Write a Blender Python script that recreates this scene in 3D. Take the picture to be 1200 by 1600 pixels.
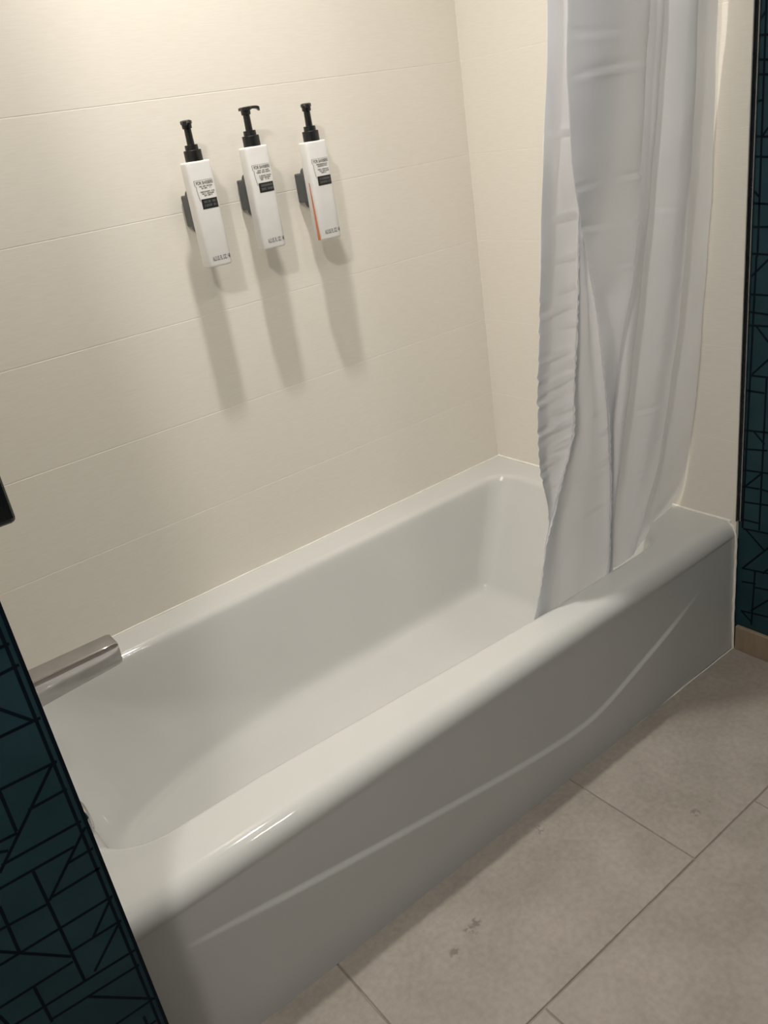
import bpy, bmesh, math, random
from mathutils import Vector, Matrix
random.seed(7)
scene = bpy.context.scene
for o in list(bpy.data.objects):
    bpy.data.objects.remove(o, do_unlink=True)
COL = scene.collection

# ------------------------------------------------------------------ camera
H = 0.344          # tub height
W = 0.762          # tub depth (apron front y=0, tiled wall y=W)
L = 1.524          # tub length (right end wall x=0, left end wall x=-L)
CEIL = 2.42
cam_d = bpy.data.cameras.new('camera')
cam = bpy.data.objects.new('camera', cam_d)
COL.objects.link(cam)
cam.location = (-1.5884, -0.931, 1.2865)
cam.rotation_euler = (1.1308, 0.1463, -0.6663)
cam_d.sensor_fit = 'VERTICAL'
cam_d.sensor_height = 36.0
cam_d.lens = 1305.2 / 1600 * 36.0
cam_d.clip_start = 0.02
scene.camera = cam

# ------------------------------------------------------------------ world, lights, exposure
world = bpy.data.worlds.new('world')
scene.world = world
world.use_nodes = True
world.node_tree.nodes['Background'].inputs[0].default_value = (0.9, 0.95, 1.0, 1)
world.node_tree.nodes['Background'].inputs[1].default_value = 0.02
vs = scene.view_settings
vs.view_transform = 'Standard'
vs.look = 'None'
vs.exposure = 0.10
vs.gamma = 1.0
vs.use_curve_mapping = False
WARM = (1.0, 0.955, 0.885)
SHOWER_W = 9.4
ROOM_W = 4.6
VANITY_W = 40.0
def area(name, loc, power, size, size_y=None, shape='DISK', spread=180, color=WARM):
    d = bpy.data.lights.new(name, 'AREA')
    d.shape = shape
    d.size = size
    if size_y: d.size_y = size_y
    d.energy = power
    d.color = color
    d.spread = math.radians(spread)
    o = bpy.data.objects.new(name, d)
    o.location = loc
    COL.objects.link(o)
    return o
SHOWER_LAMP = (-0.80, 0.29, CEIL - 0.02)
ROOM_LAMP = (-0.66, -0.98, CEIL - 0.05)
VANITY_LAMP = (-1.86, -0.74, 2.20)
area('shower_downlight_beam', SHOWER_LAMP, SHOWER_W, 0.085, spread=128)
for i in range(2):
    for j in range(4):
        area('room_light_beam', (ROOM_LAMP[0] + (j - 1.5) * 0.046, ROOM_LAMP[1] + (i - 0.5) * 0.060, ROOM_LAMP[2]),
             ROOM_W / 8, 0.026, 0.016, 'RECTANGLE')
vd = bpy.data.lights.new('vanity_globe_glow', 'POINT')
vd.energy, vd.color, vd.shadow_soft_size = VANITY_W, WARM, 0.06
vo = bpy.data.objects.new('vanity_globe_glow', vd)
vo.location = VANITY_LAMP
COL.objects.link(vo)

# ------------------------------------------------------------------ helpers
def tag(o, label=None, cat=None, group=None, kind=None):
    if label: o['label'] = label
    if cat: o['category'] = cat
    if group: o['group'] = group
    if kind: o['kind'] = kind
    return o

def empty(name, loc=(0, 0, 0)):
    o = bpy.data.objects.new(name, None)
    o.empty_display_size = 0.05
    o.location = loc
    COL.objects.link(o)
    return o

def link(name, me, mat, parent=None, smooth=False, loc=None):
    if mat is not None and len(me.materials) == 0: me.materials.append(mat)
    if smooth:
        for p in me.polygons: p.use_smooth = True
    o = bpy.data.objects.new(name, me)
    COL.objects.link(o)
    if parent is not None: o.parent = parent
    if loc is not None: o.location = loc
    return o

def obj(name, bm, mat, parent=None, smooth=False, loc=None):
    me = bpy.data.meshes.new(name)
    bmesh.ops.recalc_face_normals(bm, faces=bm.faces[:])
    bm.to_mesh(me)
    bm.free()
    return link(name, me, mat, parent, smooth, loc)

def pyd(name, verts, faces, mat, parent=None, smooth=False):
    me = bpy.data.meshes.new(name)
    me.from_pydata(verts, [], faces)
    me.update()
    return link(name, me, mat, parent, smooth)

def add_box(bm, lo, hi, bevel=0.0, seg=2):
    r = bmesh.ops.create_cube(bm, size=1.0)
    vsx = r['verts']
    for v in vsx:
        v.co = Vector([(lo[i] + hi[i]) / 2 + v.co[i] * (hi[i] - lo[i]) for i in range(3)])
    if bevel > 0:
        es = list({e for v in vsx for e in v.link_edges})
        bmesh.ops.bevel(bm, geom=es, offset=bevel, segments=seg, affect='EDGES', profile=0.5)

def box(name, lo, hi, mat, parent=None, bevel=0.0, seg=2, smooth=False):
    bm = bmesh.new()
    add_box(bm, lo, hi, bevel, seg)
    return obj(name, bm, mat, parent, smooth)

def lathe(bm, prof, center=(0, 0, 0), axis='z', n=28):
    rings = []
    cx, cy, cz = center
    for r, h in prof:
        ring = []
        for k in range(n):
            a = 2 * math.pi * k / n
            c, s = r * math.cos(a), r * math.sin(a)
            if axis == 'z': p = (cx + c, cy + s, cz + h)
            elif axis == 'x': p = (cx + h, cy + c, cz + s)
            else: p = (cx + c, cy + h, cz + s)
            ring.append(bm.verts.new(p))
        rings.append(ring)
    for a, b in zip(rings, rings[1:]):
        for k in range(n):
            bm.faces.new((a[k], a[(k + 1) % n], b[(k + 1) % n], b[k]))
    bm.faces.new(rings[0][::-1])
    bm.faces.new(rings[-1])

def smoothstep(a, b, x):
    t = max(0.0, min(1.0, (x - a) / (b - a)))
    return t * t * (3 - 2 * t)

def interp(pts, x):
    if x <= pts[0][0]: return pts[0][1]
    for (a, u), (b, v) in zip(pts, pts[1:]):
        if x <= b: return u + (v - u) * (x - a) / (b - a)
    return pts[-1][1]

# ------------------------------------------------------------------ materials
def mat(name, color, rough=0.5, metal=0.0, spec=0.5, coat=0.0):
    m = bpy.data.materials.new(name)
    m.use_nodes = True
    b = m.node_tree.nodes['Principled BSDF']
    b.inputs['Base Color'].default_value = (*color, 1)
    b.inputs['Roughness'].default_value = rough
    b.inputs['Metallic'].default_value = metal
    b.inputs['Specular IOR Level'].default_value = spec
    b.inputs['Coat Weight'].default_value = coat
    return m

def nn(m, t, **kw):
    n = m.node_tree.nodes.new(t)
    for k, v in kw.items():
        if k in n.inputs: n.inputs[k].default_value = v
        else: setattr(n, k, v)
    return n

def vary(m, c1, c2, scale, detail=4.0, stretch=(1, 1, 1), bump=0.0, bump_scale=None, lo=0.35, hi=0.65):
    nt = m.node_tree
    b = nt.nodes['Principled BSDF']
    tc = nn(m, 'ShaderNodeTexCoord')
    mp = nn(m, 'ShaderNodeMapping')
    mp.inputs['Scale'].default_value = stretch
    nt.links.new(tc.outputs['Object'], mp.inputs['Vector'])
    no = nn(m, 'ShaderNodeTexNoise', Scale=scale, Detail=detail)
    nt.links.new(mp.outputs[0], no.inputs['Vector'])
    rp = nn(m, 'ShaderNodeValToRGB')
    rp.color_ramp.elements[0].position = lo
    rp.color_ramp.elements[1].position = hi
    rp.color_ramp.elements[0].color = (*c1, 1)
    rp.color_ramp.elements[1].color = (*c2, 1)
    nt.links.new(no.outputs['Fac'], rp.inputs['Fac'])
    nt.links.new(rp.outputs['Color'], b.inputs['Base Color'])
    if bump:
        n2 = nn(m, 'ShaderNodeTexNoise', Scale=bump_scale or scale, Detail=3.0)
        nt.links.new(mp.outputs[0], n2.inputs['Vector'])
        bp = nn(m, 'ShaderNodeBump', Strength=bump, Distance=0.001)
        nt.links.new(n2.outputs['Fac'], bp.inputs['Height'])
        nt.links.new(bp.outputs[0], b.inputs['Normal'])
    return tc, rp

M_TILE = mat('glazed_wall_tile', (0.78, 0.74, 0.67), 0.36, spec=0.45)
vary(M_TILE, (0.77, 0.73, 0.655), (0.80, 0.76, 0.69), 30.0, 3.0, (1, 1, 14), 0.10, 26.0)
M_GROUT = mat('pale_grout', (0.82, 0.79, 0.73), 0.5)
vary(M_GROUT, (0.79, 0.755, 0.69), (0.86, 0.83, 0.77), 60.0)
M_TUB = mat('white_enamel', (0.64, 0.65, 0.63), 0.05, spec=0.5)
vary(M_TUB, (0.580, 0.580, 0.562), (0.595, 0.595, 0.577), 5.0)
M_CAULK = mat('white_caulk', (0.85, 0.82, 0.76), 0.5)
vary(M_CAULK, (0.80, 0.77, 0.70), (0.90, 0.87, 0.81), 40.0)
M_CHROME = mat('polished_chrome', (0.50, 0.49, 0.49), 0.07, 1.0)
vary(M_CHROME, (0.48, 0.47, 0.47), (0.53, 0.52, 0.52), 30.0)
M_DARKCHROME = mat('black_chrome', (0.012, 0.016, 0.018), 0.12, 0.0, 0.5)
vary(M_DARKCHROME, (0.010, 0.013, 0.015), (0.016, 0.02, 0.022), 20.0)
M_BLACK = mat('black_plastic', (0.008, 0.008, 0.008), 0.35)
vary(M_BLACK, (0.006, 0.006, 0.006), (0.012, 0.012, 0.012), 60.0)
M_HOLDER = mat('charcoal_plastic', (0.07, 0.075, 0.08), 0.45)
vary(M_HOLDER, (0.06, 0.065, 0.07), (0.085, 0.09, 0.095), 60.0)
M_BOTTLE = mat('white_plastic', (0.86, 0.85, 0.82), 0.32)
vary(M_BOTTLE, (0.74, 0.73, 0.71), (0.77, 0.76, 0.74), 40.0)
M_INK = mat('black_ink', (0.01, 0.01, 0.01), 0.5)
vary(M_INK, (0.008, 0.008, 0.008), (0.014, 0.014, 0.014), 80.0)
M_GREYINK = mat('grey_ink', (0.16, 0.15, 0.14), 0.5)
vary(M_GREYINK, (0.13, 0.12, 0.11), (0.20, 0.19, 0.18), 80.0)
M_PALEINK = mat('pale_ink', (0.10, 0.10, 0.10), 0.5)
vary(M_PALEINK, (0.08, 0.08, 0.08), (0.13, 0.13, 0.13), 80.0)
M_ORANGE = mat('orange_ink', (0.62, 0.20, 0.09), 0.4)
vary(M_ORANGE, (0.58, 0.18, 0.08), (0.66, 0.23, 0.11), 60.0)
M_PAPER = mat('teal_wallpaper', (0.030, 0.055, 0.062), 0.65, spec=0.2)
vary(M_PAPER, (0.011, 0.036, 0.047), (0.018, 0.050, 0.064), 9.0, 6.0, (1, 1, 1), 0.25, 300.0)
M_LINE = mat('navy_print', (0.004, 0.011, 0.020), 0.65, spec=0.1)
vary(M_LINE, (0.0015, 0.005, 0.010), (0.003, 0.008, 0.015), 40.0)
M_PAINT = mat('warm_white_paint', (0.74, 0.71, 0.66), 0.7)
vary(M_PAINT, (0.72, 0.69, 0.64), (0.76, 0.73, 0.68), 6.0)
M_BASE = mat('tan_baseboard', (0.27, 0.205, 0.14), 0.5)
vary(M_BASE, (0.24, 0.185, 0.125), (0.31, 0.235, 0.165), 8.0, 5.0, (1, 6, 1))
M_METALTRIM = mat('satin_aluminium', (0.42, 0.42, 0.41), 0.3, 1.0)
vary(M_METALTRIM, (0.38, 0.38, 0.37), (0.46, 0.46, 0.45), 40.0)
M_FGROUT = mat('taupe_grout', (0.19, 0.155, 0.125), 0.85)
vary(M_FGROUT, (0.21, 0.175, 0.14), (0.30, 0.25, 0.205), 18.0)
M_LAMP = mat('lamp_trim_white', (0.8, 0.8, 0.78), 0.5)
vary(M_LAMP, (0.79, 0.79, 0.77), (0.82, 0.82, 0.8), 30.0)

# floor tile: mottled stone with a few scuffs
M_FLOOR = mat('stone_floor_tile', (0.34, 0.30, 0.26), 0.42, spec=0.4)
tc, rp = vary(M_FLOOR, (0.275, 0.243, 0.212), (0.36, 0.32, 0.284), 7.0, 8.0, (1, 1, 1), 0.12, 120.0, 0.3, 0.7)
nt = M_FLOOR.node_tree
geo = nn(M_FLOOR, 'ShaderNodeNewGeometry')
fine = nn(M_FLOOR, 'ShaderNodeTexNoise', Scale=85.0, Detail=5.0)
nt.links.new(geo.outputs['Position'], fine.inputs['Vector'])
mixf = nn(M_FLOOR, 'ShaderNodeMix', data_type='RGBA', blend_type='MULTIPLY')
mixf.inputs[0].default_value = 1.0
fr = nn(M_FLOOR, 'ShaderNodeMapRange')
fr.inputs[1].default_value, fr.inputs[2].default_value = 0.3, 0.7
fr.inputs[3].default_value, fr.inputs[4].default_value = 0.90, 1.08
nt.links.new(fine.outputs['Fac'], fr.inputs[0])
nt.links.new(rp.outputs['Color'], mixf.inputs[6])
nt.links.new(fr.outputs[0], mixf.inputs[7])
last = mixf.outputs[2]
scn = nn(M_FLOOR, 'ShaderNodeTexNoise', Scale=75.0, Detail=2.0)
nt.links.new(geo.outputs['Position'], scn.inputs['Vector'])
for (sx, sy, rad, dark) in ((-0.998, -0.119, 0.016, 0.55), (-1.045, -0.132, 0.014, 0.55), (-0.978, -0.113, 0.012, 0.55),
                            (-0.511, -0.237, 0.012, 0.5), (-0.467, -0.241, 0.005, 0.4), (-0.749, -0.050, 0.014, 0.5)):
    dst = nn(M_FLOOR, 'ShaderNodeVectorMath', operation='DISTANCE')
    nt.links.new(geo.outputs['Position'], dst.inputs[0])
    dst.inputs[1].default_value = (sx, sy, 0.0)
    mr = nn(M_FLOOR, 'ShaderNodeMapRange', interpolation_type='SMOOTHSTEP')
    mr.inputs[1].default_value, mr.inputs[2].default_value = rad * 0.5, rad
    mr.inputs[3].default_value, mr.inputs[4].default_value = 1.0, 0.0
    nt.links.new(dst.outputs['Value'], mr.inputs[0])
    th = nn(M_FLOOR, 'ShaderNodeMapRange')
    th.inputs[1].default_value, th.inputs[2].default_value = 0.47, 0.56
    nt.links.new(scn.outputs['Fac'], th.inputs[0])
    mu = nn(M_FLOOR, 'ShaderNodeMath', operation='MULTIPLY')
    nt.links.new(mr.outputs[0], mu.inputs[0]); nt.links.new(th.outputs[0], mu.inputs[1])
    mu2 = nn(M_FLOOR, 'ShaderNodeMath', operation='MULTIPLY')
    nt.links.new(mu.outputs[0], mu2.inputs[0]); mu2.inputs[1].default_value = dark
    mx = nn(M_FLOOR, 'ShaderNodeMix', data_type='RGBA')
    nt.links.new(mu2.outputs[0], mx.inputs[0])
    nt.links.new(last, mx.inputs[6])
    mx.inputs[7].default_value = (0.10, 0.085, 0.06, 1)
    last = mx.outputs[2]
nt.links.new(last, nt.nodes['Principled BSDF'].inputs['Base Color'])

# curtain: satin polyester, lets some light through
M_CURT = mat('white_satin_cloth', (0.80, 0.80, 0.81), 0.42, spec=0.4)
vary(M_CURT, (0.82, 0.825, 0.86), (0.85, 0.855, 0.885), 12.0, 3.0, (1, 1, 1), 0.25, 55.0)
nt = M_CURT.node_tree
tr = nn(M_CURT, 'ShaderNodeBsdfTranslucent')
tr.inputs['Color'].default_value = (0.88, 0.885, 0.905, 1)
mxs = nn(M_CURT, 'ShaderNodeMixShader')
mxs.inputs[0].default_value = 0.40
nt.links.new(nt.nodes['Principled BSDF'].outputs[0], mxs.inputs[1])
nt.links.new(tr.outputs[0], mxs.inputs[2])
nt.links.new(mxs.outputs[0], nt.nodes['Material Output'].inputs['Surface'])

# ------------------------------------------------------------------ room shell
S = 'structure'
fl = tag(box('floor', (-2.6, -2.05, -0.06), (0.02, W + 0.02, -0.0025), M_FGROUT), kind=S)
# floor tiles: 0.60 x 0.30 m, running bond
row_h, gap = 0.2985, 0.0030
tile_cache = {}
rows = [(0.0, -0.605), (1, -0.41), (2, -0.21), (3, -0.605), (4, -0.41), (5, -0.21), (6, -0.605)]
for r, x_first in rows:
    y1 = -r * row_h - (gap / 2 if r else 0.0)
    y0 = max(-(r + 1) * row_h + gap / 2, -2.045)
    xs = [0.008]
    x = x_first
    while x > -2.6:
        xs.append(x); x -= 0.5985
    xs.append(-2.595)
    for a, b in zip(xs[1:], xs):
        lo, hi = a + gap / 2, b - (gap / 2 if b < 0 else 0)
        if hi - lo < 0.01: continue
        key = (round(hi - lo, 3), round(y1 - y0, 3))
        if key not in tile_cache:
            bm = bmesh.new()
            add_box(bm, (-(hi - lo) / 2, -(y1 - y0) / 2, -0.009), ((hi - lo) / 2, (y1 - y0) / 2, 0.0), 0.0012, 1)
            me = bpy.data.meshes.new('tile')
            bm.to_mesh(me); bm.free()
            me.materials.append(M_FLOOR)
            tile_cache[key] = me
        o = link('tile', tile_cache[key], None, fl)
        o.location = ((lo + hi) / 2, (y0 + y1) / 2, 0.0)

tag(box('ceiling', (-2.6, -2.05, CEIL), (0.02, W + 0.02, CEIL + 0.05), M_PAINT), kind=S)
wb = tag(box('wall_back', (-L - 0.015, W + 0.0004, 0.0), (0.012, W + 0.05, CEIL), M_GROUT), kind=S)
wr = tag(box('wall_right', (0.010, -2.05, 0.0), (0.06, W + 0.05, CEIL), M_PAPER), kind=S)
we = tag(box('wall_end', (0.0003, 0.0, 0.30), (0.0099, W + 0.001, CEIL), M_GROUT), kind=S)
ws = tag(box('wall_spout', (-L - 0.06, -0.02, 0.0), (-L - 0.0004, W + 0.05, CEIL), M_GROUT), kind=S)
ww = tag(box('wall_wing', (-2.6, -0.12, 0.0), (-1.4985, -0.021, CEIL), M_PAPER), kind=S)
tag(box('wall_left', (-2.65, -2.05, 0.0), (-2.6, -0.12, CEIL), M_PAPER), kind=S)
tag(box('wall_front', (-2.6, -2.1, 0.0), (0.02, -2.05, CEIL), M_PAPER), kind=S)

# wall tiles: rows 0.211 m high, long plain tiles, thin recessed pale joints
zj = [0.329 + 0.2112 * k for k in range(11)]
for k in range(10):
    z0, z1 = zj[k] + 0.0008, min(zj[k + 1] - 0.0008, CEIL)
    box('tile', (-L, W, z0), (-0.0005, W + 0.004, z1), M_TILE, wb, 0.0003, 1)
    box('tile', (-0.0, 0.001, z0), (0.004, W - 0.001, z1), M_TILE, we, 0.0002, 1)
    box('tile', (-L - 0.004, 0.0, z0), (-L, W - 0.001, z1), M_TILE, ws, 0.0003, 1)

# metal edge strip where the end wall tile stops, over a dark channel
tr1 = empty('trim_1', (0, 0, 0))
tag(tr1, kind=S)
box('edge_profile', (-0.0015, -0.0005, H + 0.004), (0.0100, 0.0015, CEIL - 0.001), M_METALTRIM, tr1)
box('channel', (0.0050, -0.0060, H + 0.004), (0.0099, -0.0006, CEIL - 0.001), M_DARKCHROME, tr1)
box('outer_lip', (0.0040, -0.0078, H + 0.004), (0.0099, -0.0061, CEIL - 0.001), M_METALTRIM, tr1)
# dark corner strip on the wing wall edge
tag(box('trim_2', (-1.5005, -0.1215, 0.0), (-1.4965, -0.0195, CEIL - 0.001), M_LINE), kind=S)
# baseboard on right wall
tag(box('baseboard_right', (-0.001, -2.04, 0.0002), (0.0099, -0.0075, 0.067), M_BASE, None, 0.0015, 1), kind=S)

# printed wallpaper lines (flat print)
def seg_quads(segs, to3, width, off):
    vs_, fs_ = [], []
    for i, (a, b, c, d) in enumerate(segs):
        dx, dz = c - a, d - b
        l = math.hypot(dx, dz) or 1
        w = width[i] if isinstance(width, list) else width
        nx, nz = -dz / l * w / 2, dx / l * w / 2
        e = w / 2 * 0.6
        ex, ez = dx / l * e, dz / l * e
        n = len(vs_)
        for (p, q) in ((a - ex + nx, b - ez + nz), (c + ex + nx, d + ez + nz), (c + ex - nx, d + ez - nz), (a - ex - nx, b - ez - nz)):
            vs_.append(to3(p, q, off + (i % 7) * 0.00001))
        fs_.append((n, n + 1, n + 2, n + 3))
    return vs_, fs_

def random_pattern(h0, h1, z0, z1, rnd):
    segs = []
    z = z0 + 0.02
    levels = []
    while z < z1:
        levels.append(z); z += rnd.choice((0.025, 0.032, 0.04, 0.047, 0.058))
    cols = []
    h = h0 + 0.02
    while h < h1:
        cols.append(h); h += rnd.choice((0.035, 0.045, 0.055, 0.07))
    for z in levels:
        h = h0
        while h < h1 - 0.01:
            ln = rnd.uniform(0.06, 0.2)
            e = min(h + ln, h1)
            if rnd.random() < 0.78: segs.append((h, z, e, z))
            h = e
    for c in cols:
        z = z0
        while z < z1 - 0.02:
            ln = rnd.uniform(0.05, 0.22)
            e = min(z + ln, z1)
            if rnd.random() < 0.55: segs.append((c, z, c, e))
            z = e
    for i in range(int((h1 - h0) * (z1 - z0) * 150)):
        c = rnd.choice(cols); z = rnd.choice(levels)
        dx = rnd.choice((-1, 1)) * rnd.uniform(0.03, 0.08)
        dz = rnd.choice((-1, 1)) * rnd.uniform(0.03, 0.09)
        if h0 < c + dx < h1 and z0 < z + dz < z1: segs.append((c, z, c + dx, z + dz))
    return segs

WING = [(-1.512, 0.877, -1.504, 0.877), (-1.521, 0.85, -1.503, 0.851), (-1.533, 0.814, -1.509, 0.784), (-1.543, 0.785, -1.503, 0.784), (-1.562, 0.728, -1.504, 0.726), (-1.506, 0.728, -1.593, 0.635), (-1.545, 0.688, -1.505, 0.688), (-1.563, 0.725, -1.564, 0.672), (-1.581, 0.67, -1.565, 0.669), (-1.585, 0.658, -1.579, 0.655), (-1.588, 0.642, -1.504, 0.64), (-1.599, 0.616, -1.52, 0.614), (-1.502, 0.629, -1.562, 0.566), (-1.531, 0.598, -1.503, 0.598), (-1.565, 0.615, -1.563, 0.431), (-1.616, 0.567, -1.567, 0.563), (-1.56, 0.568, -1.504, 0.568), (-1.63, 0.524, -1.503, 0.521), (-1.503, 0.521, -1.536, 0.484), (-1.564, 0.483, -1.504, 0.481), (-1.504, 0.481, -1.549, 0.436), (-1.607, 0.594, -1.609, 0.523), (-1.625, 0.541, -1.566, 0.477), (-1.648, 0.471, -1.567, 0.468), (-1.642, 0.436, -1.502, 0.427), (-1.61, 0.41, -1.504, 0.402), (-1.565, 0.405, -1.504, 0.339), (-1.551, 0.339, -1.501, 0.337), (-1.611, 0.467, -1.61, 0.407), (-1.652, 0.46, -1.649, 0.443)]
RIGHT = [(-0.016, 1.375, -0.019, 0.937), (0.003, 1.322, -0.021, 1.321), (-0.006, 1.283, -0.023, 1.281), (0.002, 1.259, -0.025, 1.257), (-0.005, 1.215, -0.016, 1.216), (0.002, 1.155, -0.03, 1.153), (-0.006, 1.12, -0.031, 1.118), (-0.005, 1.036, -0.036, 1.034), (-0.008, 0.992, -0.038, 0.992), (-0.009, 0.941, -0.04, 0.94), (-0.005, 1.349, -0.016, 1.359), (-0.009, 1.057, -0.016, 1.049), (-0.019, 1.155, -0.029, 1.168), (-0.017, 0.937, -0.01, 0.331), (-0.05, 0.692, -0.05, 0.337), (-0.045, 0.226, -0.042, 0.08), (-0.009, 0.861, -0.044, 0.861), (-0.008, 0.825, -0.046, 0.823), (-0.009, 0.798, -0.047, 0.799), (-0.016, 0.692, -0.053, 0.693), (-0.009, 0.658, -0.046, 0.658), (-0.007, 0.568, -0.059, 0.572), (-0.009, 0.524, -0.058, 0.531), (-0.007, 0.474, -0.064, 0.479), (-0.009, 0.434, -0.045, 0.437), (-0.048, 0.438, -0.066, 0.436), (-0.01, 0.396, -0.067, 0.403), (-0.012, 0.352, -0.049, 0.353), (-0.013, 0.329, -0.071, 0.334), (-0.014, 0.225, -0.076, 0.233), (-0.015, 0.189, -0.047, 0.195), (-0.047, 0.185, -0.078, 0.19), (-0.015, 0.108, -0.082, 0.118), (-0.008, 0.897, -0.041, 0.93), (-0.023, 0.797, -0.049, 0.768), (-0.019, 0.696, -0.051, 0.73), (-0.027, 0.569, -0.052, 0.545), (-0.009, 0.431, -0.049, 0.475), (-0.019, 0.328, -0.064, 0.289), (-0.014, 0.225, -0.073, 0.298), (-0.064, 0.229, -0.075, 0.243), (-0.04, 0.119, -0.079, 0.162), (-0.018, 0.106, -0.042, 0.087)]
rnd = random.Random(3)
wing_segs = WING + [(-1.5065, 0.0, -1.5065, CEIL - 0.01)] + random_pattern(-2.58, -1.66, 0.05, CEIL - 0.05, rnd) + random_pattern(-1.655, -1.51, 0.9, CEIL - 0.05, rnd) + random_pattern(-1.65, -1.51, 0.03, 0.32, rnd)
v_, f_ = seg_quads(wing_segs, lambda a, z, o: (a, -0.12 - o, z), 0.0036, 0.0002)
pyd('printed_lines', v_, f_, M_LINE, ww)
right_segs = [(min(a, -0.0085), b, min(c, -0.0085), d) for a, b, c, d in RIGHT] + random_pattern(-2.0, -0.085, 0.09, CEIL - 0.05, rnd) + random_pattern(-0.085, -0.012, 1.38, CEIL - 0.05, rnd)
v_, f_ = seg_quads(right_segs, lambda a, z, o: (0.010 - o, a, z), 0.0042, 0.0002)
pyd('printed_lines', v_, f_, M_LINE, wr)

# ------------------------------------------------------------------ bathtub
tub = tag(empty('bathtub', (-L / 2, W / 2, 0)), 'white enamelled alcove bathtub with a flat apron beside the stone tile floor', 'bathtub')
def tub_child(o):
    o.parent = tub
    o.matrix_parent_inverse = Matrix.Translation((L / 2, -W / 2, 0))
    return o

def rring(x0, x1, y0, y1, radii, z, ncor=14, nx=44, ny=18):
    """closed ring; radii: (rx,ry) for front-left, front-right, back-right, back-left"""
    (aL, bL), (aR, bR), (cR, dR), (cL, dL) = radii
    pts = []
    def line(p, q, n):
        for k in range(n):
            t = k / n
            pts.append((p[0] + (q[0] - p[0]) * t, p[1] + (q[1] - p[1]) * t, z))
    def corner(cx, cy, rx, ry, a0):
        for k in range(ncor):
            a = a0 + (math.pi / 2) * k / ncor
            pts.append((cx + rx * math.cos(a), cy + ry * math.sin(a), z))
    corner(x0 + aL, y0 + bL, aL, bL, math.pi)
    line((x0 + aL, y0), (x1 - aR, y0), nx)
    corner(x1 - aR, y0 + bR, aR, bR, 1.5 * math.pi)
    line((x1, y0 + bR), (x1, y1 - dR), ny)
    corner(x1 - cR, y1 - dR, cR, dR, 0)
    line((x1 - cR, y1), (x0 + cL, y1), nx)
    corner(x0 + cL, y1 - dL, cL, dL, 0.5 * math.pi)
    line((x0, y1 - dL), (x0, y0 + bL), ny)
    return pts

E0 = 0.001
rings = []
rings.append(rring(-L + E0, -E0, 0.034, W - E0, [(0.0005, 0.0005)] * 4, H))
RX0, RX1, RY0, RY1 = -1.483, -0.070, 0.112, 0.684     # rim opening (outer start of the rounding)
def mixr(t, bot=False):
    """opening shape blended from the rim (0) to the tub floor (1)"""
    rx0 = RX0 + (-1.432 - RX0) * t
    rx1 = RX1 + (-0.228 - RX1) * t
    ry0 = RY0 + (0.165 - RY0) * t
    ry1 = RY1 + (0.628 - RY1) * t
    fl_ = [(0.125 + 0.38 * t ** 1.5, 0.105 + 0.09 * t ** 1.5), (0.160 - 0.06 * t, 0.160 - 0.06 * t),
           (0.080 - 0.020 * t, 0.080 - 0.020 * t), (0.140 + 0.46 * t ** 1.5, 0.110 + 0.10 * t ** 1.5)]
    return rx0, rx1, ry0, ry1, fl_
def inset(rx0, rx1, ry0, ry1, f_, d):
    g = [(max(a - d, 0.004), max(b - d, 0.004)) for a, b in f_]
    return rx0 + d, rx1 - d, ry0 + d, ry1 - d, g
lip = 0.020
for k in range(0, 9):                       # rounded lip
    a = (math.pi / 2) * k / 8 * 0.93
    s = inset(*mixr(0.0), lip * math.sin(a))
    rings.append(rring(*s[:4], s[4], H - lip * (1 - math.cos(a))))
z_top = H - lip * (1 - math.cos(math.pi / 2 * 0.93))
z_cove, z_floor = 0.098, 0.060
for k in range(1, 25):                      # sloping wall
    t = k / 24
    s = inset(*mixr(t * 0.92), lip)
    rings.append(rring(*s[:4], s[4], z_top + (z_cove - z_top) * t))
for k in range(1, 11):                      # cove into the floor
    a = (math.pi / 2) * k / 10
    s = inset(*mixr(0.92 + 0.08 * k / 10), lip + 0.040 * (1 - math.cos(a)))
    rings.append(rring(*s[:4], s[4], z_cove + (z_floor - z_cove) * math.sin(a)))
for _ in range(5):                          # ease the profile where lip, wall and cove meet
    new = [list(r) for r in rings]
    for j in range(3, len(rings) - 1):
        for i in range(len(rings[0])):
            new[j][i] = tuple(0.25 * rings[j - 1][i][c] + 0.5 * rings[j][i][c] + 0.25 * rings[j + 1][i][c] for c in range(3))
    rings = new
def rim_warp(p):                            # the front rim widens towards the spout end
    w = max(0.0, min(1.0, (RY1 - p[1]) / (RY1 - RY0)))
    return (p[0], p[1] + w * interp([(-1.483, 0.0), (-1.2, 0.0), (-0.55, -0.036), (-0.07, -0.036)], p[0]), p[2])
rings = [rings[0]] + [[rim_warp(p) for p in r] for r in rings[1:]]
s0 = rings[-1]
cxm, cym = -0.86, 0.375
for f in (0.8, 0.55, 0.3, 0.1):
    rings.append([(cxm + (p[0] - cxm) * f, cym + (p[1] - cym) * f, z_floor - 0.004 * (1 - f)) for p in s0])
bm = bmesh.new()
vr = [[bm.verts.new(p) for p in r] for r in rings]
n = len(rings[0])
for a, b in zip(vr, vr[1:]):
    for k in range(n):
        bm.faces.new((a[k], a[(k + 1) % n], b[(k + 1) % n], b[k]))
bm.faces.new(vr[-1])
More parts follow.
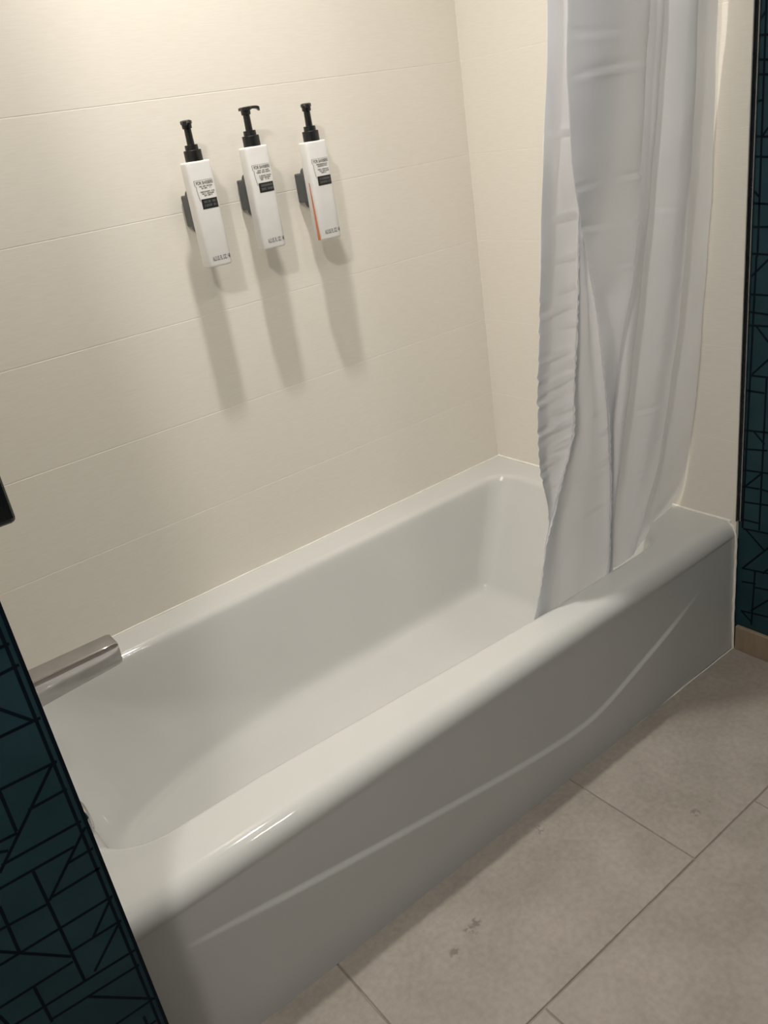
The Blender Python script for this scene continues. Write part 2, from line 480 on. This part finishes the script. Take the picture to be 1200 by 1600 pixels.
# apron: rounded front edge, then a slightly dished face whose lower skirt stands proud along a swooping line
SW = [(-1.52, 0.262), (-1.312, 0.222), (-1.196, 0.200), (-1.068, 0.176), (-0.923, 0.151), (-0.761, 0.124), (-0.66, 0.111), (-0.59, 0.105),
      (-0.545, 0.104), (-0.509, 0.107), (-0.46, 0.118), (-0.408, 0.135), (-0.289, 0.174), (-0.214, 0.199), (-0.166, 0.217), (0.0, 0.275)]
def sw(x):
    return sum(interp(SW, x + d) for d in (-0.03, -0.015, 0, 0.015, 0.03)) / 5
R_ = 0.034
cols_n, grid = 130, []
for i in range(cols_n + 1):
    x = -L + E0 + (L - 2 * E0) * i / cols_n
    zc = sw(x)
    amp = 0.0052 * smoothstep(-1.50, -1.22, x) * (1 - 0.95 * smoothstep(-0.30, -0.12, x))
    col = []
    for k in range(0, 11):
        a = (math.pi / 2) * k / 10
        col.append((x, R_ - R_ * math.sin(a), H - R_ + R_ * math.cos(a)))
    zz = H - R_
    m_ = 20
    zlist = [zz + (zc + 0.014 - zz) * k / m_ for k in range(1, m_)] + [zc + 0.014 - 0.028 * k / 14 for k in range(0, 15)] + \
            [zc - 0.014 - (zc - 0.014) * k / 14 for k in range(1, 15)]
    for z in zlist:
        y = -amp * smoothstep(zc + 0.007, zc - 0.007, z)if False else -amp * (1 - smoothstep(zc - 0.006, zc + 0.006, z))
        col.append((x, y + 0.0008, max(z, 0.0)))
    grid.append([bm.verts.new(p) for p in col])
for a, b in zip(grid, grid[1:]):
    for k in range(len(a) - 1):
        bm.faces.new((a[k], b[k], b[k + 1], a[k + 1]))
bmesh.ops.remove_doubles(bm, verts=bm.verts[:], dist=0.00005)
me = bpy.data.meshes.new('tub_shell')
bmesh.ops.recalc_face_normals(bm, faces=bm.faces[:])
bm.to_mesh(me); bm.free()
tub_child(link('tub_shell', me, M_TUB, None, True))
# caulk beads: along the walls and down the apron end
def bead(name, pts, r, parentfn=tub_child, m=M_CAULK, closed=False, nseg=8):
    cu = bpy.data.curves.new(name, 'CURVE')
    cu.dimensions = '3D'
    sp = cu.splines.new('POLY')
    sp.points.add(len(pts) - 1)
    for p, q in zip(sp.points, pts): p.co = (*q, 1)
    cu.bevel_depth = r
    cu.bevel_resolution = 2
    cu.use_fill_caps = True
    tmp = bpy.data.objects.new('tmp', cu)
    COL.objects.link(tmp)
    dg = bpy.context.evaluated_depsgraph_get()
    me = bpy.data.meshes.new_from_object(tmp.evaluated_get(dg))
    bpy.data.objects.remove(tmp, do_unlink=True)
    o = link(name, me, m, None, True)
    return parentfn(o)
rc = random.Random(5)
def wob(a, b, n_, s):
    return [tuple(a[i] + (b[i] - a[i]) * k / n_ + rc.uniform(-s, s) for i in range(3)) for k in range(n_ + 1)]
bead('caulk_bead', wob((-L + 0.004, W - 0.0032, H + 0.0005), (-0.004, W - 0.0032, H + 0.0005), 40, 0.0003), 0.0024)
bead('caulk_bead', wob((-0.001, 0.012, H + 0.001), (-0.001, W - 0.004, H + 0.001), 20, 0.0004), 0.0032)
bead('caulk_bead', [(-0.001, 0.020, H - 0.001), (-0.001, 0.006, H - 0.012), (-0.001, -0.001, H - 0.034)] + wob((-0.001, -0.002, H - 0.06), (-0.001, -0.002, 0.07), 14, 0.0006) + [(-0.002, -0.003, 0.03), (-0.002, -0.004, 0.002)], 0.0032)
bead('caulk_bead', wob((-0.40, -0.0035, 0.0006), (-0.004, -0.003, 0.0008), 16, 0.0004), 0.0014)
# overflow plate and drain at the spout end
bm = bmesh.new()
lathe(bm, [(0.0, 0.0), (0.034, 0.0), (0.036, 0.003), (0.034, 0.009), (0.026, 0.013), (0.0, 0.0135)], (-1.4475, 0.385, 0.240), 'x', 32)
tub_child(obj('overflow_plate', bm, M_CHROME, None, True))['label'] = 'round chrome overflow plate'
bm = bmesh.new()
lathe(bm, [(0.0, -0.002), (0.030, -0.002), (0.033, 0.002), (0.024, 0.004), (0.020, 0.010), (0.0, 0.013)], (-1.26, 0.375, 0.058), 'z', 32)
tub_child(obj('drain', bm, M_CHROME, None, True))['label'] = 'round chrome drain stopper'

# ------------------------------------------------------------------ tub spout on the left end wall
sp_ = tag(empty('tub_spout', (-L, 0.381, 0.525)), 'square-edged polished chrome tub spout jutting out over the bathtub', 'spout')
bm = bmesh.new()
secs = []
for x, hw, zt, zb in ((0.0, 0.026, 0.030, -0.030), (0.02, 0.0245, 0.0295, -0.029), (0.06, 0.0235, 0.0292, -0.027), (0.12, 0.0228, 0.0288, -0.0225),
                      (0.20, 0.0222, 0.0285, -0.0185), (0.222, 0.0220, 0.0282, -0.0175), (0.228, 0.0205, 0.0268, -0.0165)):
    ring = []
    c = 0.0045
    prof = [(-hw + 0.0044, zb + c), (-hw + 0.0042 + c * 0.3, zb + c * 0.3), (-hw + 0.004 + c, zb), (hw - c, zb), (hw - c * 0.3, zb + c * 0.3), (hw, zb + c), (hw, zt - c * 0.6), (hw - c * 0.6, zt), (-hw + 0.0034, zt), (-hw + 0.0017, zt - 0.0004), (-hw + 0.0005, zt - 0.0016)]
    hm = (zt + zb) / 2
    for q in range(1, 10):                 # slightly bowed front face
        v = 1 - q / 10
        prof.append((-hw + 0.0042 * (1 - v) - 0.0010 * (1 - (2 * v - 1) ** 2), zb + c + (zt - 0.0030 - zb - c) * v))
    for y, z in prof: ring.append(bm.verts.new((x, y, z)))
    secs.append(ring)
for a, b in zip(secs, secs[1:]):
    for k in range(len(a)):
        bm.faces.new((a[k], a[(k + 1) % len(a)], b[(k + 1) % len(a)], b[k]))
bm.faces.new(secs[0]); bm.faces.new(secs[-1][::-1])
ob = obj('body', bm, M_CHROME, sp_, True)
ob.data.set_sharp_from_angle(angle=math.radians(32))
bm = bmesh.new()
lathe(bm, [(0.0, 0.0), (0.041, 0.0), (0.041, 0.004), (0.037, 0.008), (0.0, 0.008)], (0, 0, 0), 'x', 32)
obj('wall_flange', bm, M_CHROME, sp_, True)

# shower control on the same wall: only a corner of its lever shows
sv = tag(empty('shower_control', (-L, 0.381, 0.93)), 'black glossy lever of the shower control, cut by the left picture edge', 'shower control')
bm = bmesh.new()
lathe(bm, [(0.0, 0.0), (0.080, 0.0), (0.080, 0.004), (0.074, 0.008), (0.0, 0.008)], (0, 0, 0), 'x', 40)
obj('escutcheon', bm, M_CHROME, sv, True)
bm = bmesh.new()
lathe(bm, [(0.0, 0.008), (0.026, 0.008), (0.026, 0.075), (0.022, 0.082), (0.0, 0.082)], (0, 0, 0), 'x', 28)
obj('stem', bm, M_CHROME, sv, True)
box('lever', (0.082, -0.012, -0.116), (0.148, 0.012, 0.035), M_DARKCHROME, sv, 0.009, 3)

# ------------------------------------------------------------------ pump bottles in wall holders
BW, BD, NEXP = 0.0272, 0.0185, 4.6
def sup(a, w, d, nexp=NEXP):
    c, s = math.cos(a), math.sin(a)
    return (math.copysign(abs(c) ** (2 / nexp), c) * w, math.copysign(abs(s) ** (2 / nexp), s) * d)
def front_y(x, off=0.00025):
    return -BD * (1 - min(abs(x) / BW, 0.999) ** NEXP) ** (1 / NEXP) - off
BH = 0.198
def bottle_body(bm):
    nseg = 56
    prof = [(0.90, 0.0), (0.965, 0.0012), (1.0, 0.004), (1.0, BH - 0.004), (0.98, BH - 0.0012), (0.93, BH), (0.45, BH + 0.0006)]
    rs = []
    for f, z in prof:
        rs.append([bm.verts.new((*sup(2 * math.pi * k / nseg, BW * f if f > 0.5 else BW * f, BD * f), z)) for k in range(nseg)])
    for a, b in zip(rs, rs[1:]):
        for k in range(nseg): bm.faces.new((a[k], a[(k + 1) % nseg], b[(k + 1) % nseg], b[k]))
    bm.faces.new(rs[0][::-1]); bm.faces.new(rs[-1])
def drape(bm, x0, x1, z0, z1, off=0.00025, n_=6, slope=0.0):
    last = None
    for k in range(n_ + 1):
        x = x0 + (x1 - x0) * k / n_
        a = bm.verts.new((x, front_y(x, off), z0)); b = bm.verts.new((x, front_y(x, off), z1))
        if last: bm.faces.new((last[0], a, b, last[1]))
        last = (a, b)
def text_mesh(body, size, x0, x1, z, mat_, parent, bold=0.0):
    cu = bpy.data.curves.new('lettering', 'FONT')
    cu.body = body
    cu.size = size
    cu.offset = bold
    tmp = bpy.data.objects.new('tmp', cu)
    COL.objects.link(tmp)
    dg = bpy.context.evaluated_depsgraph_get()
    me = bpy.data.meshes.new_from_object(tmp.evaluated_get(dg))
    bpy.data.objects.remove(tmp, do_unlink=True)
    xs = [v.co.x for v in me.vertices]
    a, b = min(xs), max(xs)
    for v in me.vertices:
        x = x0 + (v.co.x - a) / (b - a) * (x1 - x0)
        v.co = (x, front_y(x, 0.0003), z + v.co.y)
    me.materials.clear()
    return link('lettering', me, mat_, parent)

def make_bottle(loc, label, nozzle_dir, rows1, rows2, seed, orange=False):
    rb = random.Random(seed)
    b = tag(empty('pump_bottle', loc), label, 'bottle', 'pump bottles on the shower wall')
    bm = bmesh.new(); bottle_body(bm)
    body = obj('bottle_body', bm, M_BOTTLE, b, True)
    body['label'] = 'white flat-sided plastic bottle body with black printed label'
    # black pump
    bm = bmesh.new()
    lathe(bm, [(0.0, BH), (0.0172, BH), (0.0172, BH + 0.019), (0.0168, BH + 0.0202), (0.0128, BH + 0.0205), (0.0126, BH + 0.0295), (0.0, BH + 0.030)], (0, 0, 0), 'z', 32)
    obj('collar', bm, M_BLACK, b)
    bm = bmesh.new()
    lathe(bm, [(0.0, BH + 0.0295), (0.0072, BH + 0.0295), (0.0068, BH + 0.058), (0.0092, BH + 0.0585), (0.0096, BH + 0.067), (0.0, BH + 0.067)], (0, 0, 0), 'z', 24)
    obj('stem', bm, M_BLACK, b)
    bm = bmesh.new()
    z0 = BH + 0.0665
    ring0 = []
    secs = []
    for x, hw, zt, zb in ((-0.0110, 0.0085, 0.0052, 0.0), (-0.006, 0.0108, 0.0062, 0.0), (0.006, 0.0104, 0.0066, -0.0005), (0.012, 0.0066, 0.0066, 0.0012),
                          (0.020, 0.0052, 0.0064, 0.0016), (0.0265, 0.0046, 0.0056, -0.0002), (0.030, 0.0040, 0.0040, -0.0036)):
        secs.append([bm.verts.new((x, y, z0 + z)) for y, z in ((-hw, zb), (hw, zb), (hw, zt * 0.8), (hw * 0.7, zt), (-hw * 0.7, zt), (-hw, zt * 0.8))])
    for a, c in zip(secs, secs[1:]):
        for k in range(6): bm.faces.new((a[k], a[(k + 1) % 6], c[(k + 1) % 6], c[k]))
    bm.faces.new(secs[0]); bm.faces.new(secs[-1][::-1])
    nz = obj('nozzle', bm, M_BLACK, b)
    nz.rotation_euler = (0, 0, nozzle_dir)
    # printed label
    bm = bmesh.new()
    zb = BH - 0.0860
    drape(bm, -0.0135, 0.0215, zb - 0.0015, zb + 0.0170, 0.0003, 12)
    obj('black_panel', bm, M_INK, body)
    bm = bmesh.new()      # bracket line
    zt = BH - 0.0345
    drape(bm, -0.0205, -0.0196, zt - 0.0085, zt, 0.0003, 1)
    drape(bm, -0.0205, 0.0205, zt, zt + 0.0004, 0.0003, 10)
    pts = [(-0.0200, zt - 0.0085), (-0.0178, zt - 0.0110), (-0.0182, zt - 0.017), (-0.0172, zt - 0.026), (-0.0158, zb + 0.0165), (-0.0150, zb + 0.013)]
    for (xa, za), (xb, zb_) in zip(pts, pts[1:]):
        q = [bm.verts.new((x, front_y(x, 0.0003), z)) for x, z in ((xa - 0.0004, za), (xa + 0.0004, za), (xb + 0.0004, zb_), (xb - 0.0004, zb_))]
        bm.faces.new(q)
    obj('label_outline', bm, M_INK, body)
    text_mesh('FOR BARBERS', 0.0082, -0.0170, 0.0200, zt - 0.0075, M_GREYINK, body, 0.0002)
    def marks(zrow, x0, x1, h, bm, off=0.0003):
        x = x0
        while x < x1:
            w = rb.uniform(0.0007, 0.0016)
            if rb.random() < 0.86: drape(bm, x, min(x + w, x1), zrow + rb.uniform(0, 0.0004), zrow + h, off, 1)
            x += w + rb.uniform(0.0003, 0.0006)
    bm = bmesh.new()
    for (dz, xa, xb) in rows1: marks(zt - dz * 1.02, xa * 1.35, xb * 1.25, 0.0027, bm)
    obj('fine_print', bm, M_GREYINK, body)
    bm = bmesh.new()
    for (dz, xa, xb) in rows2: marks(zb + dz, xa * 1.5, xb * 1.3, 0.0046, bm, 0.0005)
    obj('fine_print', bm, M_PALEINK, body)
    text_mesh('16.2 US. FL. OZ. / 48', 0.0120, -0.0165, 0.0235, 0.0120, M_INK, body, 0.0001)
    if orange:      # printed stripe down the side
        bm = bmesh.new()
        prev = None
        nst = 10
        for k in range(nst + 1):
            z = 0.001 + 0.118 * k / nst
            w = 0.0085 * (1 - 0.72 * k / nst)
            pa = bm.verts.new((-BW - 0.0004, -0.0035 - w, z)); pb = bm.verts.new((-BW - 0.0004, -0.0035 + w * 0.2, z))
            if prev: bm.faces.new((prev[0], pa, pb, prev[1]))
            prev = (pa, pb)
        obj('orange_stripe', bm, M_ORANGE, body)['label'] = 'orange stripe printed on the bottle side'
    return b

def make_holder(loc, label):
    h = tag(empty('bottle_holder', loc), label, 'holder', 'dark wall holders behind the pump bottles')
    bm = bmesh.new()
    secs = []
    nseg = 40
    for y, f in ((-0.0165, 0.94), (-0.0150, 1.0), (0.000, 1.0), (0.0015, 0.94)):
        secs.append([bm.verts.new((sup(2 * math.pi * k / nseg, 0.0215 * f, 0.0415 * f, 5)[0], y, sup(2 * math.pi * k / nseg, 0.0215 * f, 0.0415 * f, 5)[1])) for k in range(nseg)])
    for a, c in zip(secs, secs[1:]):
        for k in range(nseg): bm.faces.new((a[k], a[(k + 1) % nseg], c[(k + 1) % nseg], c[k]))
    bm.faces.new(secs[0]); bm.faces.new(secs[-1][::-1])
    obj('clamp_plate', bm, M_HOLDER, h, False)
    box('wall_mount', (-0.013, 0.0015, -0.030), (0.013, 0.0385, 0.030), M_HOLDER, h, 0.003, 2)
    return h

BY = 0.6835
bottle_pos = [(-0.796, BY, 1.068), (-0.663, BY, 1.077), (-0.519, BY, 1.068)]
names = [('leftmost white pump bottle with its nozzle pointing at the viewer', 'leftmost dark holder, behind the bottle hung lowest in the picture'),
         ('middle white pump bottle with its black nozzle turned sideways to the right', 'dark holder behind the bottle with the sideways nozzle'),
         ('rightmost white pump bottle with an orange stripe down its left side', 'dark holder behind the bottle with the orange stripe')]
ndir = [math.radians(-122), math.radians(-4), math.radians(-118)]
R1 = [[(0.0125, -0.0085, 0.0135), (0.0160, -0.0055, 0.0105), (0.0225, -0.0085, 0.0160), (0.0260, -0.0065, 0.0150), (0.0292, -0.0035, 0.0100)],
      [(0.0125, -0.0075, 0.0135), (0.0160, -0.0095, 0.0155), (0.0225, -0.0090, 0.0160), (0.0260, -0.0060, 0.0140), (0.0292, -0.0045, 0.0110)],
      [(0.0125, -0.0080, 0.0140), (0.0160, -0.0060, 0.0130), (0.0225, -0.0070, 0.0150), (0.0260, -0.0050, 0.0150), (0.0292, -0.0020, 0.0090)]]
R2 = [[(0.0092, -0.0055, 0.0145), (0.0024, -0.0055, 0.0145)]] * 3
for i, p in enumerate(bottle_pos):
    make_bottle(p, names[i][0], ndir[i], R1[i], R2[i], 11 + i, i == 2)
    make_holder((p[0], p[1] + BD + 0.0168, p[2] + 0.108), names[i][1])

# ------------------------------------------------------------------ shower curtain
# fold lines of the hanging cloth: (x, y, z) from top to hem, from the wall side to the free edge
def top_ext(c, ztop=2.0):
    x, y, z = c[0]
    return [(x + 0.01 * 0, y * 0.3 + 0.012, ztop), (x, y * 0.8 + 0.004, 1.62)] + c
FOLD = {
 'F_R': [(-0.042, 0.045, 1.388), (-0.026, 0.057, 1.234), (-0.014, 0.068, 1.054), (-0.012, 0.081, 0.886), (-0.012, 0.095, 0.668), (-0.013, 0.113, 0.510), (-0.014, 0.132, 0.408), (-0.017, 0.160, 0.350)],
 'E_R': [(-0.153, 0.010, 1.387), (-0.126, 0.033, 1.221), (-0.111, 0.055, 1.044), (-0.106, 0.076, 0.844), (-0.118, 0.093, 0.682), (-0.134, 0.108, 0.523), (-0.169, 0.118, 0.416), (-0.207, 0.125, 0.350)],
 'E_L': [(-0.206, 0.040, 1.395), (-0.203, 0.050, 1.285), (-0.215, 0.070, 1.059), (-0.227, 0.085, 0.861), (-0.244, 0.092, 0.757), (-0.260, 0.098, 0.663), (-0.285, 0.108, 0.519), (-0.294, 0.113, 0.429), (-0.294, 0.118, 0.350)],
 'D_L': [(-0.256, 0.035, 1.397), (-0.258, 0.048, 1.257), (-0.258, 0.053, 1.207), (-0.261, 0.065, 1.070), (-0.280, 0.075, 0.948), (-0.293, 0.080, 0.878), (-0.303, 0.088, 0.766), (-0.306, 0.094, 0.672), (-0.304, 0.103, 0.526), (-0.304, 0.114, 0.350)],
 'C_L': [(-0.473, 0.011, 1.403), (-0.467, 0.025, 1.311), (-0.446, 0.042, 1.181), (-0.432, 0.049, 1.120), (-0.408, 0.058, 1.043), (-0.366, 0.071, 0.909), (-0.332, 0.086, 0.749), (-0.322, 0.089, 0.678), (-0.317, 0.092, 0.564), (-0.318, 0.095, 0.490), (-0.320, 0.101, 0.382), (-0.329, 0.104, 0.350)],
 'B_L': [(-0.397, 0.050, 1.406), (-0.400, 0.061, 1.176), (-0.414, 0.066, 1.055), (-0.418, 0.070, 0.945), (-0.433, 0.076, 0.794), (-0.437, 0.080, 0.692), (-0.463, 0.082, 0.635), (-0.499, 0.085, 0.553), (-0.529, 0.088, 0.480), (-0.538, 0.089, 0.425), (-0.576, 0.092, 0.350)],
 'A_L': [(-0.455, 0.070, 1.412), (-0.463, 0.074, 1.308), (-0.478, 0.078, 1.188), (-0.488, 0.081, 1.090), (-0.502, 0.086, 0.930), (-0.515, 0.089, 0.816), (-0.524, 0.092, 0.681), (-0.518, 0.094, 0.626), (-0.505, 0.095, 0.566), (-0.508, 0.096, 0.496), (-0.518, 0.098, 0.442), (-0.553, 0.100, 0.350)],
}
def at(name, z):
    c = top_ext(FOLD[name])
    if z >= c[0][2]: return c[0][:2]
    pts = [(p[2], p[0], p[1]) for p in c][::-1]
    # smoothed linear interpolation
    xs = ys = 0
    w_ = ((-0.03, 1), (-0.015, 2), (0, 3), (0.015, 2), (0.03, 1))
    for d, w in w_:
        zz = min(max(z + d * smoothstep(0.35, 0.42, z), 0.35), 2.0)
        xs += w * interp([(p[0], p[1]) for p in pts], zz)
        ys += w * interp([(p[0], p[2]) for p in pts], zz)
    return xs / 9, ys / 9
def lerp2(a, b, t, dy=0.0, dx=0.0):
    return (a[0] + (b[0] - a[0]) * t + dx, a[1] + (b[1] - a[1]) * t + dy)
HEM = H + 0.004
ZT = 1.982
NZ = 300
def section(z):
    FR, ER, EL, DL, CL, BL, AL = (at(k, z) for k in ('F_R', 'E_R', 'E_L', 'D_L', 'C_L', 'B_L', 'A_L'))
    g = 0.35 + 0.65 * smoothstep(0.36, 0.75, z)          # folds flatten near the hem
    P = []
    ge = 0.12 + 0.88 * smoothstep(0.35, 0.52, z)
    P.append((FR[0] + 0.002, FR[1] + 0.020 * g))
    P.append(FR)
    P.append(lerp2(FR, ER, 0.35, 0.010 * g))
    P.append(lerp2(FR, ER, 0.70, 0.030 * g))
    P.append((ER[0] + 0.010, ER[1] + 0.050 * ge))
    P.append((ER[0] - 0.014, ER[1] + 0.044 * ge))
    P.append((ER[0] - 0.004, ER[1] + 0.020 * ge))
    P.append((ER[0] + 0.001, ER[1] + 0.008 * ge))
    P.append((ER[0] - 0.005, ER[1] - 0.003 * ge))
    P.append(lerp2(ER, EL, 0.24, -0.010 * ge))
    P.append(lerp2(ER, EL, 0.45, -0.010 * ge))
    P.append(lerp2(ER, EL, 0.68, 0.003 * ge))
    P.append(lerp2(ER, EL, 0.90, 0.018 * g))
    P.append((EL[0], EL[1] + 0.022 * g))
    P.append(lerp2(EL, DL, 0.35, -0.012 * g))
    P.append(lerp2(EL, DL, 0.72, -0.010 * g))
    P.append((DL[0], DL[1] + 0.022 * g))
    for t, d in ((0.08, -0.004), (0.20, -0.030), (0.50, -0.022), (0.80, -0.011)):
        P.append(lerp2(DL, CL, t, d * g * min(1, abs(DL[0] - CL[0]) / 0.1)))
    P.append((CL[0], CL[1]))
    wB = max(0.0, CL[0] - BL[0])
    P.append((CL[0] + 0.003, CL[1] + 0.005))
    P.append((max(CL[0], BL[0]) + 0.022, CL[1] + 0.012 + 0.012 * g))
    P.append((max(CL[0], BL[0]) + 0.012, max(BL[1], CL[1] + 0.018) - 0.004))
    if True:
        a, b = (max(CL[0] + 0.004, BL[0] + 0.008), max(BL[1], CL[1] + 0.016) - 0.004), BL
        P.append(lerp2(a, b, 0.25, 0.002))
        P.append(lerp2(a, b, 0.50, -0.007 * g))
        P.append(lerp2(a, b, 0.78, 0.003))
        P.append(b)
    P.append((BL[0] + 0.003, BL[1] + 0.006))
    P.append((BL[0] + 0.012 * g + 0.003, max(AL[1], BL[1] + 0.008) + 0.002))
    P.append(lerp2(BL, AL, 0.45, 0.006 + 0.004 * g) if AL[0] < BL[0] else (BL[0] + 0.006, BL[1] + 0.009))
    e = (AL[0], max(AL[1], BL[1] + 0.010)) if True else AL
    P.append(e)
    P.append((e[0] + 0.003, e[1] + 0.004))
    P.append((e[0] + 0.020, e[1] + 0.008))
    return P
SUBD = 6
def catmull(P):
    out = []
    n_ = len(P)
    for i in range(n_ - 1):
        p0, p1, p2, p3 = P[max(i - 1, 0)], P[i], P[i + 1], P[min(i + 2, n_ - 1)]
        for k in range(SUBD):
            t = k / SUBD
            r = []
            for a in (0, 1):
                m1 = (p2[a] - p0[a]) * 0.36
                m2 = (p3[a] - p1[a]) * 0.36
                h = (2 * t ** 3 - 3 * t * t + 1) * p1[a] + (t ** 3 - 2 * t * t + t) * m1 + (-2 * t ** 3 + 3 * t * t) * p2[a] + (t ** 3 - t * t) * m2
                r.append(h)
            out.append(tuple(r))
    out.append(P[-1])
    return out
# pressed-in packing creases: (z, column range in fold order 0..1, depth)
creases = [(1.300, 0.48, 0.62, 0.0050), (1.292, 0.42, 0.47, 0.0030), (1.130, 0.48, 0.62, 0.0044), (1.066, 0.46, 0.62, 0.0046), (1.075, 0.36, 0.45, 0.0034), (1.22, 0.84, 1.0, 0.003), (1.085, 0.84, 1.0, 0.0028), (1.025, 0.84, 1.0, 0.0026),
           (0.93, 0.84, 1.0, 0.0030), (0.86, 0.84, 1.0, 0.0036), (0.80, 0.84, 1.0, 0.0034), (0.745, 0.84, 1.0, 0.0036), (0.70, 0.84, 1.0, 0.0034), (0.655, 0.84, 1.0, 0.0036), (0.60, 0.84, 1.0, 0.003),
           (1.06, 0.24, 0.34, 0.003), (1.28, 0.30, 0.46, 0.0025), (0.80, 0.24, 0.46, 0.0024), (0.655, 0.22, 0.36, 0.0028), (0.70, 0.68, 0.82, 0.002), (0.66, 0.68, 0.74, 0.003), (0.60, 0.68, 0.74, 0.003), (0.56, 0.68, 0.74, 0.003),
           (0.64, 0.02, 0.14, 0.0022), (1.20, 0.04, 0.16, 0.0024), (1.0, 0.04, 0.16, 0.002), (0.51, 0.24, 0.36, 0.0024)]
creases += [(0.965, 0.86, 1.0, 0.004), (0.90, 0.86, 1.0, 0.0045), (0.83, 0.86, 1.0, 0.006), (0.772, 0.86, 1.0, 0.006), (0.72, 0.86, 1.0, 0.006), (0.68, 0.86, 1.0, 0.006), (0.63, 0.86, 1.0, 0.005),
            (0.98, 0.50, 0.62, 0.003), (1.36, 0.48, 0.62, 0.003), (0.90, 0.22, 0.30, 0.003), (0.60, 0.24, 0.32, 0.004), (0.585, 0.70, 0.80, 0.003), (0.50, 0.70, 0.82, 0.002)]
def rim_depth(x, y):
    """how far a point lies inside the tub opening (negative on the deck)"""
    fy = RY0 + interp([(-1.483, 0.0), (-1.2, 0.0), (-0.55, -0.036), (-0.07, -0.036)], x)
    cx_, cy_, r_ = RX1 - 0.160, fy + 0.160, 0.160
    if x > cx_ and y < cy_: return r_ - math.hypot(x - cx_, y - cy_)
    return min(y - fy, RX1 - x)
verts, faces = [], []
NC = None
for j in range(NZ + 1):
    z = HEM + (ZT - HEM) * (j / NZ)
    row = catmull(section(z))
    NC = len(row)
    for i, (x, y) in enumerate(row):
        u = i / (NC - 1)
        dy = 0.0
        for (zc, ua, ub, amp) in creases:
            zz = zc + 0.006 * math.sin(u * 23 + zc * 40)
            w = smoothstep(ua - 0.02, ua + 0.02, u) * (1 - smoothstep(ub - 0.02, ub + 0.02, u))
            d = (z - zz) / 0.0048
            if abs(d) < 4: dy += amp * 1.25 * w * (0.55 + 0.45 * math.sin(u * 61 + zc * 90)) * d * math.exp(-d * d * 0.8) * 1.2
        dy += 0.0012 * math.sin(u * 41 + z * 17) * math.sin(z * 23 + u * 9)
        # puckered stitched edges
        pk = math.exp(-((u - 0.615) / 0.012) ** 2) * 0.0016 + math.exp(-((u - 0.824) / 0.015) ** 2) * 0.0022
        dx = pk * math.sin(z * 260 + 3 * math.sin(z * 61))
        ix = rim_depth(x, y + dy)
        inside = smoothstep(0.008, 0.020, ix)
        drop = 0.032 * inside + 0.0030
        zz = z - drop * (1 - smoothstep(0.0, 0.10, z - HEM))
        verts.append((min(x + dx, -0.009), y + dy, zz))
for j in range(NZ):
    for i in range(NC - 1):
        a = j * NC + i
        faces.append((a, a + 1, a + NC + 1, a + NC))
cur = tag(empty('shower_curtain', (-0.28, 0.07, HEM)), 'white satin shower curtain bunched against the end wall, hem on the tub rim', 'curtain')
me = bpy.data.meshes.new('cloth')
me.from_pydata(verts, [], faces)
me.update()
o = link('cloth', me, M_CURT, cur, True)
o.matrix_parent_inverse = Matrix.Translation((0.28, -0.07, -HEM))
# curtain rod above the picture
rod = tag(empty('curtain_rod', (0, 0.02, 2.0)), 'straight chrome curtain rod above the tub, out of the picture', 'curtain rod')
bm = bmesh.new(); lathe(bm, [(0.0, -L + 0.002), (0.0127, -L + 0.002), (0.0127, -0.002), (0.0, -0.002)], (0, 0, 0), 'x', 24)
obj('rod', bm, M_CHROME, rod, True)
for x0, x1 in ((-L + 0.0015, -L + 0.014), (-0.014, -0.0015)):
    bm = bmesh.new(); lathe(bm, [(0.0, x0), (0.028, x0), (0.028, x1), (0.0, x1)], (0, 0, 0), 'x', 28)
    obj('end_flange', bm, M_CHROME, rod, True)

# ------------------------------------------------------------------ lamp housings in the ceiling (above the picture)
def can(loc, name, label, r):
    e = tag(empty(name, (loc[0], loc[1], CEIL)), label, 'ceiling light')
    bm = bmesh.new()
    nseg = 36
    prof = [(r * 1.05, 0.0), (r * 1.05, -0.012), (r * 1.6, -0.012), (r * 1.65, -0.008), (r * 1.65, 0.0)]
    rs = [[bm.verts.new((q * math.cos(2 * math.pi * k / nseg), q * math.sin(2 * math.pi * k / nseg), z)) for k in range(nseg)] for q, z in prof]
    for a, b in zip(rs, rs[1:]):
        for k in range(nseg): bm.faces.new((a[k], a[(k + 1) % nseg], b[(k + 1) % nseg], b[k]))
    obj('trim_ring', bm, M_LAMP, e, True)
    return e
can(SHOWER_LAMP, 'recessed_downlight', 'recessed round downlight over the bathtub, above the picture', 0.043)
e = tag(empty('pendant_lamp', (VANITY_LAMP[0], VANITY_LAMP[1], CEIL)), 'globe pendant lamp beside the wing wall, above the picture', 'lamp')
bm = bmesh.new()
lathe(bm, [(0.0, -0.102), (0.028, -0.102), (0.032, -0.095), (0.032, -0.075), (0.010, -0.070), (0.008, -0.012), (0.055, -0.010), (0.055, -0.0002), (0.0, -0.0002)], (0, 0, 0), 'z', 28)
obj('canopy', bm, M_METALTRIM, e, True)
e = tag(empty('ceiling_light', (ROOM_LAMP[0], ROOM_LAMP[1], CEIL)), 'rectangular ceiling light with small square lamps, above the picture', 'ceiling light')
box('housing', (-0.15, -0.08, -0.040), (0.15, 0.08, -0.0002), M_LAMP, e, 0.004, 2)
